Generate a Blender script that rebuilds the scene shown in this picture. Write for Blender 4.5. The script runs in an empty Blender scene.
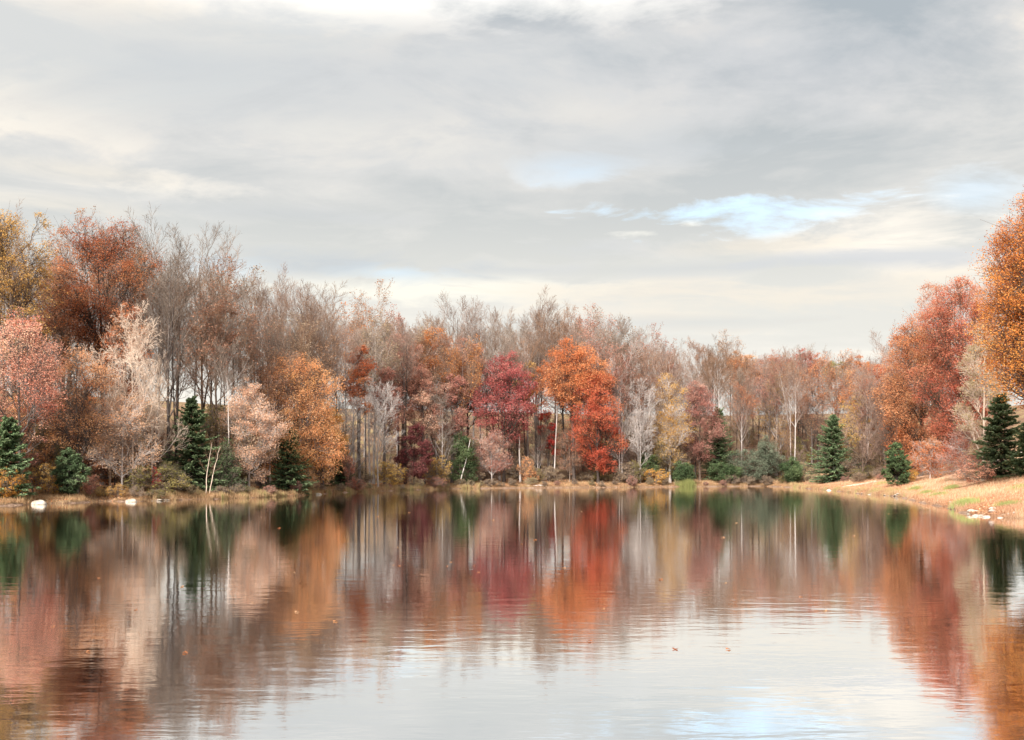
import bpy, math, random
import numpy as np
from mathutils import Vector

SC = bpy.context.scene
COL = SC.collection
F = 995.0          # focal length in picture widths of 1024
HOR = 469.0        # horizon row of the photograph
CAMH = 2.5

# ------------------------------------------------------------------ camera
cd = bpy.data.cameras.new('camera'); cam = bpy.data.objects.new('camera', cd); COL.objects.link(cam)
cam.location = (0, 0, CAMH); cam.rotation_euler = (math.radians(90), 0, 0)
cd.sensor_width = 36; cd.lens = 36 * F / 1024; cd.shift_y = (HOR - 370) / 1024
cd.clip_start = 0.1; cd.clip_end = 6000
SC.camera = cam

# ------------------------------------------------------------------ light
SUN_EL, SUN_AZ = math.radians(31), math.radians(203)     # azimuth clockwise from +Y: behind the camera, to its left
sd = bpy.data.lights.new('sun', 'SUN'); sun = bpy.data.objects.new('sun', sd); COL.objects.link(sun)
sd.energy = 1.5; sd.angle = math.radians(14); sd.color = (1.0, .93, .84)
sv = Vector((math.sin(SUN_AZ) * math.cos(SUN_EL), math.cos(SUN_AZ) * math.cos(SUN_EL), math.sin(SUN_EL)))
sun.rotation_euler = sv.to_track_quat('Z', 'Y').to_euler()
SC.view_settings.view_transform = 'Standard'; SC.view_settings.look = 'None'
SC.view_settings.exposure = 2.5; SC.view_settings.gamma = 1
SC.render.film_transparent = False
cy = SC.cycles
cy.max_bounces = 5; cy.diffuse_bounces = 3; cy.glossy_bounces = 2; cy.transmission_bounces = 2
cy.transparent_max_bounces = 4; cy.caustics_reflective = False; cy.caustics_refractive = False
cy.sample_clamp_indirect = 4
cy.use_denoising = True; cy.denoising_prefilter = 'ACCURATE'; cy.denoising_input_passes = 'RGB_ALBEDO_NORMAL'


class NT:
    """tiny node-tree helper"""
    def __init__(s, tree): s.t = tree; tree.nodes.clear()
    def n(s, typ, ins=None, **kw):
        nd = s.t.nodes.new(typ)
        for k, v in kw.items(): setattr(nd, k, v)
        for k, v in (ins or {}).items(): s.set(nd, k, v)
        return nd
    def set(s, nd, k, v):
        sock = nd.inputs[k]
        if isinstance(v, bpy.types.NodeSocket): s.t.links.new(v, sock)
        elif isinstance(v, bpy.types.Node): s.t.links.new(v.outputs[0], sock)
        else:
            if isinstance(v, tuple) and len(v) == 3 and sock.type == 'RGBA': v = v + (1,)
            sock.default_value = v
    def m(s, op, a, b=0.0, c=0.0, clamp=False):
        nd = s.n('ShaderNodeMath', {0: a, 1: b, 2: c}, operation=op, use_clamp=clamp); return nd.outputs[0]
    def mix(s, f, a, b):
        nd = s.n('ShaderNodeMix', data_type='RGBA'); s.set(nd, 0, f); s.set(nd, 6, a); s.set(nd, 7, b); return nd.outputs[2]
    def ramp(s, f, stops, interp='LINEAR'):
        nd = s.n('ShaderNodeValToRGB', {0: f}); r = nd.color_ramp; r.interpolation = interp
        while len(r.elements) < len(stops): r.elements.new(.5)
        for e, (p, c) in zip(r.elements, stops):
            e.position = p; e.color = (c if isinstance(c, tuple) else (c, c, c)) + (1,)
        return nd.outputs[0]
    def noise(s, vec, scale, detail=3, rough=.5, dist=0.0):
        return s.n('ShaderNodeTexNoise', {'Vector': vec, 'Scale': scale, 'Detail': detail, 'Roughness': rough, 'Distortion': dist}).outputs[0]
    def mapping(s, vec, scale=(1, 1, 1), loc=(0, 0, 0), rot=(0, 0, 0)):
        return s.n('ShaderNodeMapping', {'Vector': vec, 'Scale': scale, 'Location': loc, 'Rotation': rot}).outputs[0]


# ------------------------------------------------------------------ sky with a deck of broken cloud
w = bpy.data.worlds.new('World'); SC.world = w; w.use_nodes = True
N = NT(w.node_tree)
tc = N.n('ShaderNodeTexCoord')
sep = N.n('ShaderNodeSeparateXYZ', {0: tc.outputs['Generated']})
sx, sy, sz = sep.outputs
zz = N.m('MAXIMUM', sz, 0.0)
zd = N.m('ADD', zz, .10)
U = N.m('DIVIDE', sx, zd); V = N.m('DIVIDE', sy, zd)
uv = N.n('ShaderNodeCombineXYZ', {0: U, 1: V, 2: 0.0}).outputs[0]
sky = N.n('ShaderNodeTexSky', sky_type='NISHITA', sun_disc=False, sun_elevation=SUN_EL, sun_rotation=SUN_AZ,
          air_density=1.0, dust_density=1.0, ozone_density=1.5)
n1 = N.noise(N.mapping(uv, (.75, 1.0, 1), (3.1, 1.7, 0)), 1.0, 8, .58, .5)
n2 = N.noise(N.mapping(uv, (.34, .62, 1), (7.7, 4.2, 2)), 1.0, 3, .5, .2)
n3 = N.noise(N.mapping(uv, (2.4, 3.0, 1), (1.2, 8.1, 5)), 1.0, 8, .62, .5)
dens = N.m('ADD', N.m('MULTIPLY', n1, .6), N.m('ADD', N.m('MULTIPLY', n2, .30), N.m('MULTIPLY', n3, .32)))
cloud = N.ramp(dens, [(.50, (2.1, 1.94, 1.70)), (.535, (1.72, 1.64, 1.53)), (.568, (1.40, 1.41, 1.41)), (.615, (1.16, 1.215, 1.26)), (.68, (.92, 1.02, 1.10))])
# the air near the horizon is creamier and paler
hz = N.ramp(sz, [(0.0, .8), (.16, .7), (.25, .32), (.36, 0.0)])
cloud = N.mix(hz, cloud, (2.0, 1.93, 1.74))
# thin bright cover towards the zenith
up = N.ramp(sz, [(.42, 0.0), (.56, .6), (.9, .9)])
cloud = N.mix(up, cloud, (3.0, 2.95, 2.85))
def spot(az, el, raz, rel, soft=.3):
    """soft ellipse in direction space round azimuth/elevation (degrees)"""
    a = N.m('ARCTAN2', sx, sy); e = N.m('ARCSINE', sz)
    da = N.m('DIVIDE', N.m('SUBTRACT', a, math.radians(az)), math.radians(raz))
    de = N.m('DIVIDE', N.m('SUBTRACT', e, math.radians(el)), math.radians(rel))
    wob = N.m('MULTIPLY', N.m('SUBTRACT', N.m('ADD', N.m('MULTIPLY', n3, .5), N.m('MULTIPLY', n1, .5)), .5), 6.5)
    d = N.m('ADD', N.m('SQRT', N.m('ADD', N.m('MULTIPLY', da, da), N.m('MULTIPLY', de, de))), wob)
    return N.ramp(d, [(soft * .55, 1.0), (1.0, 0.0)])
def azel(x, y):
    return math.degrees(math.atan((x - 512) / F)), math.degrees(math.atan((HOR - y) / math.hypot(F, x - 512)))
def px_spot(x, y, rx, ry, soft=.3):
    a, e = azel(x, y); return spot(a, e, math.degrees(rx / F), math.degrees(ry / F), soft)
blue = N.mix(.7, sky.outputs[0], (1.35, 1.80, 1.92))
for (x, y, rx, ry, k) in ((700, 214, 165, 27, .95), (575, 170, 60, 16, .3), (975, 195, 45, 24, .25), (390, 272, 60, 12, .35), (220, 266, 60, 18, .25)):
    cloud = N.mix(N.m('MULTIPLY', px_spot(x, y, rx, ry), k), cloud, blue)
for (x, y, rx, ry, k, c) in (
        (480, -8, 270, 22, .5, (2.86, 2.77, 2.60)), (230, 0, 90, 12, .3, (2.60, 2.52, 2.35)), (690, 224, 34, 9, .85, (2.60, 2.48, 2.18)), (640, 232, 60, 6, .7, (2.52, 2.44, 2.18)),
        (900, 236, 90, 22, .75, (2.44, 2.23, 1.93)), (190, 186, 60, 12, .45, (2.35, 2.18, 1.93)), (420, 290, 170, 13, .6, (2.31, 2.23, 1.93)),
        (790, 300, 260, 20, .6, (1.95, 1.78, 1.52)), (760, 245, 120, 9, .5, (1.9, 1.72, 1.45)), (640, 292, 150, 10, .4, (1.9, 1.74, 1.5)), (700, 322, 200, 7, .4, (1.38, 1.42, 1.42)), (90, 172, 120, 9, .45, (1.95, 1.8, 1.55)), (60, 205, 100, 8, .4, (1.95, 1.8, 1.55)), (700, 268, 200, 7, .45, (1.3, 1.36, 1.4)), (300, 215, 170, 10, .4, (1.25, 1.31, 1.36)),
        (190, 50, 260, 28, .6, (1.3, 1.36, 1.41)), (560, 60, 200, 30, .35, (1.3, 1.36, 1.41)),
        (330, 262, 150, 15, .75, (1.22, 1.31, 1.38)), (880, 257, 150, 8, .75, (1.39, 1.44, 1.50)), (590, 248, 110, 14, .5, (1.43, 1.47, 1.50)),
        (400, 130, 230, 40, .45, (1.30, 1.36, 1.41)), (100, 68, 200, 35, .5, (1.26, 1.34, 1.39)), (820, 60, 150, 60, .45, (1.33, 1.37, 1.43)), (700, 150, 160, 18, .5, (1.26, 1.34, 1.41))):
    cloud = N.mix(N.m('MULTIPLY', px_spot(x, y, rx * 1.15, ry * 1.25, .25), k), cloud, c)
bg = N.n('ShaderNodeBackground', {0: cloud, 1: .089})
N.n('ShaderNodeOutputWorld', {0: bg})

# ------------------------------------------------------------------ helpers: objects and tags
def tag(o, label=None, cat=None, group=None, kind=None):
    for k, v in (('label', label), ('category', cat), ('group', group), ('kind', kind)):
        if v: o[k] = v
    return o

def mesh(name, chunks, mats, smooth=False):
    """chunks: (verts (n,3), quads (m,4), material index, tint (n,) or None)"""
    vs, qs, mi, tn, off = [], [], [], [], 0
    for v, q, k, t in chunks:
        v = np.asarray(v, dtype=np.float32).reshape(-1, 3)
        if len(q) == 0: continue
        vs.append(v); qs.append(np.asarray(q, dtype=np.int32) + off); mi.append(np.full(len(q), k, dtype=np.int32))
        tn.append(np.zeros(len(v), np.float32) if t is None else np.asarray(t, dtype=np.float32)); off += len(v)
    v = np.concatenate(vs); q = np.concatenate(qs); mi = np.concatenate(mi); tn = np.concatenate(tn)
    me = bpy.data.meshes.new(name)
    me.vertices.add(len(v)); me.vertices.foreach_set('co', v.ravel())
    me.loops.add(q.size); me.loops.foreach_set('vertex_index', q.ravel())
    me.polygons.add(len(q)); me.polygons.foreach_set('loop_start', np.arange(len(q), dtype=np.int32) * 4)
    for m_ in mats: me.materials.append(m_)
    me.polygons.foreach_set('material_index', mi)
    if smooth: me.polygons.foreach_set('use_smooth', np.ones(len(q), dtype=bool))
    a = me.attributes.new('tint', 'FLOAT', 'POINT'); a.data.foreach_set('value', tn)
    me.update(calc_edges=True)
    return me

def obj(name, me, parent=None, loc=None):
    o = bpy.data.objects.new(name, me); COL.objects.link(o)
    if parent: o.parent = parent
    if loc is not None: o.location = loc
    return o

def grid_quads(K, S, N_, closed=True):
    """quads of N_ tubes with K rings of S points"""
    i = np.arange(K - 1)[:, None]; j = np.arange(S)[None, :]; j2 = (j + 1) % S
    a = i * S + j; b = i * S + j2; c = (i + 1) * S + j2; d = (i + 1) * S + j
    q = np.stack([a, b, c, d], -1).reshape(-1, 4)
    return (q[None] + (np.arange(N_) * K * S)[:, None, None]).reshape(-1, 4)

def norm(a): return a / np.maximum(np.linalg.norm(a, axis=-1, keepdims=True), 1e-9)

def tubes(P, R, S=5, mi=0, rng=None):
    P = np.asarray(P, float); R = np.asarray(R, float)
    if P.ndim == 2: P = P[None]; R = R[None]
    n, K, _ = P.shape
    T = np.gradient(P, axis=1); T = norm(T)
    mean = norm(P[:, -1] - P[:, 0])
    ref = np.where(np.abs(mean[:, 2:3]) > .7, np.array([[1., 0, 0]]), np.array([[0, 0, 1.]]))[:, None, :]
    Uv = norm(np.cross(T, np.broadcast_to(ref, T.shape))); Vv = np.cross(T, Uv)
    ang = np.linspace(0, 2 * math.pi, S, endpoint=False)
    ring = Uv[:, :, None] * np.cos(ang)[None, None, :, None] + Vv[:, :, None] * np.sin(ang)[None, None, :, None]
    v = P[:, :, None] + ring * R[:, :, None, None]
    return (v.reshape(-1, 3), grid_quads(K, S, n), mi, None)

def bez(A, B, C, K, rng, wob=0.0):
    t = np.linspace(0, 1, K)[None, :, None]
    P = (1 - t) ** 2 * A[:, None] + 2 * t * (1 - t) * B[:, None] + t * t * C[:, None]
    if wob: P = P + rng.normal(0, wob, P.shape) * np.sin(t * math.pi)
    return P

def leaves(C, size, rng, tint, flat=.5, droop=0.0, aspect=.62):
    """one bent rhombic leaf spray at each point"""
    n = len(C)
    d = rng.normal(size=(n, 3)); d[:, 2] = d[:, 2] * flat - droop; d = norm(d)
    up = rng.normal(size=(n, 3)); up[:, 2] += .6
    s = norm(np.cross(d, up)); nn = np.cross(s, d)
    L = size * rng.uniform(.55, 1.3, (n, 1)); W = L * aspect * .5
    v = np.stack([C - d * L * .5, C + s * W - nn * L * .12, C + d * L * .5, C - s * W - nn * L * .12], 1)
    q = np.arange(n * 4).reshape(n, 4)
    return (v.reshape(-1, 3), q, 0, np.repeat(tint, 4))

# ------------------------------------------------------------------ helpers: materials
def mat(name):
    m = bpy.data.materials.new(name); m.use_nodes = True; return m, NT(m.node_tree)

def leaf_mat(name, cols, trans=.46):
    m, n = mat(name)
    at = n.n('ShaderNodeAttribute', attribute_name='tint')
    oi = n.n('ShaderNodeObjectInfo')
    k = len(cols)
    c = n.ramp(at.outputs['Fac'], [(.12 + .76 * i / (k - 1), col) for i, col in enumerate(cols)])
    hs = n.n('ShaderNodeHueSaturation', {'Color': c, 'Hue': n.m('ADD', .492, n.m('MULTIPLY', oi.outputs['Random'], .016)),
             'Value': n.m('ADD', .88, n.m('MULTIPLY', oi.outputs['Random'], .24)), 'Saturation': 1.0})
    d = n.n('ShaderNodeBsdfDiffuse', {0: hs.outputs[0]}); t = n.n('ShaderNodeBsdfTranslucent', {0: hs.outputs[0]})
    mx = n.n('ShaderNodeMixShader', {0: trans, 1: d, 2: t})
    n.n('ShaderNodeOutputMaterial', {0: mx}); return m

def bark_mat(name, dark, light, sc=3.0):
    m, n = mat(name)
    tcn = n.n('ShaderNodeTexCoord'); oi = n.n('ShaderNodeObjectInfo')
    a = n.noise(n.mapping(tcn.outputs['Object'], (sc * 3, sc * 3, sc * .5)), 1.0, 4, .6)
    b = n.noise(n.mapping(tcn.outputs['Object'], (.5, .5, .35)), 1.0, 2, .5)
    f = n.m('ADD', n.m('MULTIPLY', a, .6), n.m('MULTIPLY', b, .4))
    c = n.ramp(f, [(.36, dark), (.62, light)])
    c2 = n.n('ShaderNodeHueSaturation', {'Color': c, 'Value': n.m('ADD', .8, n.m('MULTIPLY', oi.outputs['Random'], .4))})
    bp = n.n('ShaderNodeBump', {'Height': a, 'Strength': .4, 'Distance': .03})
    d = n.n('ShaderNodeBsdfDiffuse', {0: c2.outputs[0], 'Normal': bp.outputs[0]})
    n.n('ShaderNodeOutputMaterial', {0: d}); return m

BARK = dict(
    dark=bark_mat('bark_dark', (.035, .028, .025), (.11, .088, .078)),
    grey=bark_mat('bark_grey', (.06, .05, .045), (.23, .195, .18)),
    brown=bark_mat('bark_brown', (.06, .042, .034), (.19, .14, .11)),
    pale=bark_mat('bark_pale', (.30, .265, .25), (.68, .62, .59)),
    cream=bark_mat('bark_cream', (.40, .30, .24), (.82, .68, .56)),
    twig_brown=bark_mat('twigs_brown', (.15, .092, .062), (.34, .215, .145)),
    twig_grey=bark_mat('twigs_grey', (.17, .135, .112), (.36, .295, .25)),
    twig_mauve=bark_mat('twigs_mauve', (.19, .13, .105), (.39, .28, .23)),
    twig_rust=bark_mat('twigs_rust', (.36, .18, .12), (.60, .33, .22)),
)
LEAF = dict(
    olive=leaf_mat('leaves_olive_gold', [(.34, .24, .09), (.56, .36, .13), (.72, .40, .14), (.50, .36, .15)]),
    rust=leaf_mat('leaves_rust', [(.38, .13, .06), (.58, .21, .09), (.70, .31, .13), (.76, .44, .21)]),
    rust2=leaf_mat('leaves_rust_orange', [(.44, .15, .07), (.62, .25, .12), (.72, .35, .18), (.74, .47, .27)]),
    coral=leaf_mat('leaves_coral', [(.66, .24, .17), (.84, .38, .28), (.90, .54, .41), (.88, .62, .42)]),
    peach=leaf_mat('leaves_peach', [(.93, .40, .17), (.93, .47, .23), (.93, .57, .33), (.93, .48, .16)], .56),
    rosy=leaf_mat('leaves_rosy', [(.50, .22, .15), (.70, .38, .27), (.82, .55, .41)]),
    cream=leaf_mat('leaves_cream', [(.90, .50, .32), (.93, .62, .44), (.93, .72, .56)], .56),
    amber=leaf_mat('leaves_amber', [(.74, .36, .06), (.86, .47, .10), (.92, .58, .17)]),
    crimson=leaf_mat('leaves_crimson', [(.34, .08, .07), (.54, .14, .13), (.68, .24, .21), (.70, .36, .28)]),
    pink=leaf_mat('leaves_dusty_pink', [(.38, .15, .12), (.56, .26, .21), (.66, .38, .30), (.70, .50, .38)]),
    maroon=leaf_mat('leaves_maroon', [(.18, .06, .065), (.33, .11, .11), (.44, .19, .18)]),
    orange=leaf_mat('leaves_orange', [(.46, .14, .07), (.66, .22, .10), (.76, .31, .15), (.80, .43, .23)]),
    copper=leaf_mat('leaves_copper', [(.40, .12, .055), (.60, .20, .075), (.74, .30, .09), (.86, .44, .14)]),
    brick=leaf_mat('leaves_brick_red', [(.34, .09, .065), (.52, .145, .10), (.64, .23, .15), (.68, .36, .22)]),
    redorange=leaf_mat('leaves_red_orange', [(.58, .14, .08), (.72, .19, .11), (.78, .27, .14), (.80, .38, .18)]),
    scarlet=leaf_mat('leaves_scarlet', [(.46, .06, .05), (.68, .13, .09), (.86, .25, .16)]),
    brown=leaf_mat('leaves_brown', [(.34, .18, .12), (.50, .28, .18), (.60, .38, .26)]),
    rosebrown=leaf_mat('leaves_rose_brown', [(.40, .18, .14), (.58, .29, .22), (.68, .40, .31)]),
    gold=leaf_mat('leaves_gold', [(.66, .38, .09), (.80, .52, .16), (.86, .62, .28)]),
    tangreen=leaf_mat('leaves_tan_green', [(.38, .32, .15), (.56, .46, .26), (.68, .54, .36)]),
    green=leaf_mat('leaves_green', [(.22, .22, .09), (.34, .34, .15), (.46, .42, .20)]),
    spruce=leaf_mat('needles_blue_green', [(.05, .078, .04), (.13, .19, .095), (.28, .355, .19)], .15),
    greygreen=leaf_mat('leaves_grey_green', [(.07, .09, .065), (.15, .18, .125), (.29, .32, .23)], .2),
    cedar=leaf_mat('needles_dark_green', [(.045, .07, .035), (.10, .15, .07), (.20, .26, .12)], .15),
    olivebush=leaf_mat('leaves_olive', [(.16, .14, .055), (.30, .26, .10), (.48, .36, .14)]),
    bramble=leaf_mat('leaves_bramble', [(.26, .19, .13), (.44, .33, .23), (.58, .44, .31)]),
    grass=leaf_mat('grass_blades', [(.40, .26, .14), (.66, .46, .27), (.58, .50, .24), (.38, .42, .16)], .3),
    bankgrass=leaf_mat('bank_grass_blades', [(.38, .20, .12), (.66, .42, .28), (.74, .55, .37), (.48, .46, .20)], .3),
    litter=leaf_mat('fallen_leaves', [(.60, .26, .12), (.74, .42, .24), (.82, .58, .38)], .2),
)

# ------------------------------------------------------------------ terrain
SHORE_PX = [(-60, 509), (0, 506), (40, 504), (75, 503), (100, 501.5), (140, 501.5), (180, 500), (250, 498), (310, 495), (345, 492.5), (400, 490.5),
            (450, 488.7), (520, 488), (600, 487.6), (690, 486.8), (760, 486.2), (795, 487.5), (834, 490.8), (862, 494), (900, 496.5),
            (920, 502), (945, 507), (978, 516), (1024, 519), (1080, 523)]
def px2w(x, y, z=0.0):
    Y = F * (CAMH - z) / (y - HOR); return (x - 512) / F * Y, Y
SHORE = [px2w(*p) for p in SHORE_PX]
POLY = np.array(SHORE + [(34, 30), (40, 8), (30, 1.5), (8, .8), (-8, .8), (-34, 1.5), (-44, 14), (-44, 40)])

def sdist(X, Y):
    """signed distance to the shore, positive on land"""
    X = np.asarray(X, float); Y = np.asarray(Y, float)
    d = np.full(X.shape, 1e9); inside = np.zeros(X.shape, bool)
    n = len(POLY)
    for i in range(n):
        ax, ay = POLY[i]; bx, by = POLY[(i + 1) % n]
        ex, ey = bx - ax, by - ay
        t = np.clip(((X - ax) * ex + (Y - ay) * ey) / (ex * ex + ey * ey), 0, 1)
        d = np.minimum(d, np.hypot(X - ax - t * ex, Y - ay - t * ey))
        c = ((ay > Y) != (by > Y)) & (X < ex * (Y - ay) / (ey if abs(ey) > 1e-9 else 1e-9) + ax)
        inside ^= c
    return np.where(inside, -d, d)

def sstep(a, b, x):
    t = np.clip((x - a) / (b - a), 0, 1); return t * t * (3 - 2 * t)

def height(X, Y):
    X = np.asarray(X, float); Y = np.asarray(Y, float)
    s = sdist(X, Y)
    s = s + .22 * np.sin(X * 1.7 + Y * .6) + .18 * np.sin(X * .7 - Y * 1.3 + 1) + .12 * np.sin(X * 3.9 + Y * 2.7)
    p = np.maximum(s, 0)
    land = .34 * (1 - np.exp(-p / .7)) + .045 * np.minimum(p, 60) + 11.0 * sstep(13, 70, p) + .12 * np.sin(X * .31 + 1) * np.sin(Y * .23) * sstep(2, 12, p)
    hill = sstep(19, 34, X) * (1 - sstep(135, 190, Y)) * sstep(25, 45, Y) * (1.9 * sstep(1, 13, p) + 2.0 * sstep(10, 38, p)) * (.55 + .45 * (1 - sstep(80, 120, Y)))
    lake = -.9 * (1 - np.exp(np.minimum(s, 0) / 2.2))
    near = 1 - sstep(1.5, 5, np.asarray(Y)) * 1.0
    return np.where(s > 0, land * (1 - .3 * near) + hill, lake)

def gz(x, y): return float(height(np.array([x]), np.array([y]))[0])

def sheet(xs, ys, fn, name, m, off=0.0):
    X, Y = np.meshgrid(xs, ys); Z = fn(X, Y) + off
    v = np.stack([X, Y, Z], -1).reshape(-1, 3); nx, ny = len(xs), len(ys)
    i = np.arange(ny - 1)[:, None]; j = np.arange(nx - 1)[None]
    a = i * nx + j
    q = np.stack([a, a + 1, a + nx + 1, a + nx], -1).reshape(-1, 4)
    return mesh(name, [(v, q, 0, None)], [m], True)

def ground_mat():
    m, n = mat('ground_leaf_litter')
    g = n.n('ShaderNodeNewGeometry'); pos = g.outputs['Position']
    px, py, pz = n.n('ShaderNodeSeparateXYZ', {0: pos}).outputs
    a = n.noise(pos, .35, 4, .6); b = n.noise(pos, 3.2, 5, .7); c = n.noise(n.mapping(pos, (.1, .1, .1)), 1, 2)
    lit = n.ramp(n.m('ADD', n.m('MULTIPLY', a, .5), n.m('MULTIPLY', b, .5)),
                 [(.34, (.09, .06, .042)), (.46, (.19, .12, .08)), (.56, (.30, .19, .125)), (.68, (.40, .28, .19))])
    grassy = n.ramp(b, [(.35, (.16, .13, .06)), (.6, (.34, .27, .14))])
    lit = n.mix(n.ramp(a, [(.48, 0.0), (.62, .75)]), lit, grassy)
    # the open bank on the right is dry orange grass under fallen leaves
    bank = n.ramp(n.m('ADD', n.m('MULTIPLY', n.m('SUBTRACT', px, 24.0), .09), n.m('MULTIPLY', n.m('SUBTRACT', c, .5), .5)), [(0.0, 0.0), (.5, 1.0)])
    bank = n.m('MULTIPLY', bank, n.ramp(n.m('MULTIPLY', n.m('SUBTRACT', 139.0, py), .05), [(0.0, 0.0), (1.0, 1.0)]))
    dry = n.ramp(n.m('ADD', n.m('MULTIPLY', b, .6), n.m('MULTIPLY', a, .4)), [(.36, (.48, .27, .16)), (.48, (.68, .43, .28)), (.6, (.84, .60, .40)), (.7, (.66, .56, .28))])
    col = n.mix(n.m('MULTIPLY', bank, .9), lit, dry)
    mud = n.ramp(b, [(.35, (.16, .10, .07)), (.65, (.38, .27, .20))])
    col = n.mix(n.ramp(pz, [(.05, 1.0), (.22, 0.0)]), col, mud)
    col = n.mix(n.ramp(n.m('MULTIPLY', pz, -1.0), [(.02, 0.0), (.2, 1.0)]), col, (.03, .028, .02))
    bp = n.n('ShaderNodeBump', {'Height': b, 'Strength': .8, 'Distance': .15})
    d = n.n('ShaderNodeBsdfDiffuse', {0: col, 'Normal': bp.outputs[0]})
    n.n('ShaderNodeOutputMaterial', {0: d}); return m

def axis(dense_a, dense_b, step, far_a, far_b, growth=1.25):
    core = list(np.arange(dense_a, dense_b + 1e-6, step)); s = step
    lo, hi = [core[0]], [core[-1]]
    while lo[-1] > far_a: s *= growth; lo.append(lo[-1] - s)
    s = step
    while hi[-1] < far_b: s *= growth; hi.append(hi[-1] + s)
    return np.array(lo[::-1][:-1] + core + hi[1:])
gx = axis(-50, 62, .6, -1800, 1800); gy = axis(-2, 175, .6, -600, 3200)
ground = tag(obj('ground', sheet(gx, gy, height, 'ground', ground_mat())), kind='structure')

# ------------------------------------------------------------------ water
def water_mat():
    m, n = mat('pond_water')
    pos = n.n('ShaderNodeNewGeometry').outputs['Position']
    r1 = n.noise(n.mapping(pos, (.9, 2.3, 1)), 1.0, 3, .55, .3)
    r2 = n.noise(n.mapping(pos, (3.2, 8.5, 1)), 1.0, 3, .6, .2)
    r3 = n.noise(n.mapping(pos, (.12, .22, 1)), 1.0, 2, .5)
    patch = n.ramp(r3, [(.42, .25), (.62, 1.0)])
    h = n.m('ADD', n.m('MULTIPLY', r1, 1.0), n.m('MULTIPLY', n.m('MULTIPLY', r2, patch), .35))
    bp = n.n('ShaderNodeBump', {'Height': h, 'Strength': .20, 'Distance': .020})
    fr = n.n('ShaderNodeFresnel', {'IOR': 1.9, 'Normal': bp.outputs[0]})
    f = n.m('ADD', n.m('MULTIPLY', fr, .40), .85, clamp=True)
    gl = n.n('ShaderNodeBsdfGlossy', {'Color': (1.0, 1.0, 1.0), 'Roughness': .035, 'Normal': bp.outputs[0]})
    df = n.n('ShaderNodeBsdfDiffuse', {0: (.035, .03, .022)})
    n.n('ShaderNodeOutputMaterial', {0: n.n('ShaderNodeMixShader', {0: f, 1: df, 2: gl})}); return m
wx = np.linspace(-60, 60, 3); wy = np.linspace(-3, 175, 4)
tag(obj('water', sheet(wx, wy, lambda X, Y: np.zeros_like(X), 'water', water_mat())), kind='structure')

# sandy track crossing the right bank
def track_mat():
    m, n = mat('track_sand'); pos = n.n('ShaderNodeNewGeometry').outputs['Position']
    c = n.ramp(n.noise(pos, 1.3, 5, .65), [(.35, (.62, .50, .40)), (.65, (.88, .80, .70))])
    n.n('ShaderNodeOutputMaterial', {0: n.n('ShaderNodeBsdfDiffuse', {0: c})}); return m
def strip(name, pts, wid, m, off=.03, seg=60):
    pts = np.array(pts, float); t = np.linspace(0, len(pts) - 1, seg)
    cx = np.interp(t, range(len(pts)), pts[:, 0]); cyy = np.interp(t, range(len(pts)), pts[:, 1])
    d = norm(np.stack([np.gradient(cx), np.gradient(cyy)], -1)); nx, ny = -d[:, 1], d[:, 0]
    W = np.linspace(-.5, .5, 5)[None]
    ww = wid * (1 + .18 * np.sin(t * 5.1))[:, None]
    X = cx[:, None] + nx[:, None] * W * ww; Y = cyy[:, None] + ny[:, None] * W * ww
    v = np.stack([X, Y, height(X, Y) + off], -1).reshape(-1, 3)
    i = np.arange(seg - 1)[:, None]; j = np.arange(4)[None]; a = i * 5 + j
    q = np.stack([a, a + 1, a + 6, a + 5], -1).reshape(-1, 4)
    return tag(obj(name, mesh(name, [(v, q, 0, None)], [m], True)), kind='structure')
strip('path', [(33, 113), (38, 116.5), (43, 118), (49, 119), (58, 122), (70, 127)], 1.9, track_mat())

# ------------------------------------------------------------------ vegetation generators
def grow(P, R, k, t0, t1, lf, ang, segs, rr, rng, up=.1, wob=.12, rmin=.005, taper=.25, fall=.5):
    n, K, _ = P.shape
    t = (np.arange(k)[None] + rng.uniform(0, 1, (n, k))) / k; t = t0 + (t1 - t0) * t
    f = t * (K - 1); i = np.minimum(f.astype(int), K - 2); fr = (f - i)
    idx = np.arange(n)[:, None]
    A = P[idx, i]; B = P[idx, i + 1]; pos = A + (B - A) * fr[..., None]
    T = norm(B - A); r = R[idx, i] * (1 - fr) + R[idx, i + 1] * fr
    ref = rng.normal(size=(n, 1, 3)); Uv = norm(np.cross(T, np.broadcast_to(ref, T.shape))); Vv = np.cross(T, Uv)
    az = (np.arange(k)[None] * 2.4 + rng.uniform(0, 6.28, (n, 1)) + rng.normal(0, .4, (n, k)))[..., None]
    an = np.radians(rng.normal(ang[0], ang[1], (n, k)))[..., None]
    d = np.cos(an) * T + np.sin(an) * (np.cos(az) * Uv + np.sin(az) * Vv)
    plen = np.linalg.norm(np.diff(P, axis=1), axis=2).sum(1)[:, None]
    L = lf * plen * (1 - fall * (t - t0) / max(t1 - t0, 1e-6)) * rng.uniform(.65, 1.25, (n, k))
    pos = pos.reshape(-1, 3); d = norm(d.reshape(-1, 3)); L = L.reshape(-1, 1); r0 = np.maximum(np.minimum(r.reshape(-1) * rr, r.reshape(-1)), rmin)
    pts = [pos]
    for s in range(segs):
        pos = pos + d * L / segs; pts.append(pos)
        d = norm(d + np.array([0, 0, up]) + rng.normal(0, wob, d.shape))
    Q = np.stack(pts, 1)
    RR = r0[:, None] * np.linspace(1, taper, segs + 1)[None]
    return Q, np.maximum(RR, rmin * .7)

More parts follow.
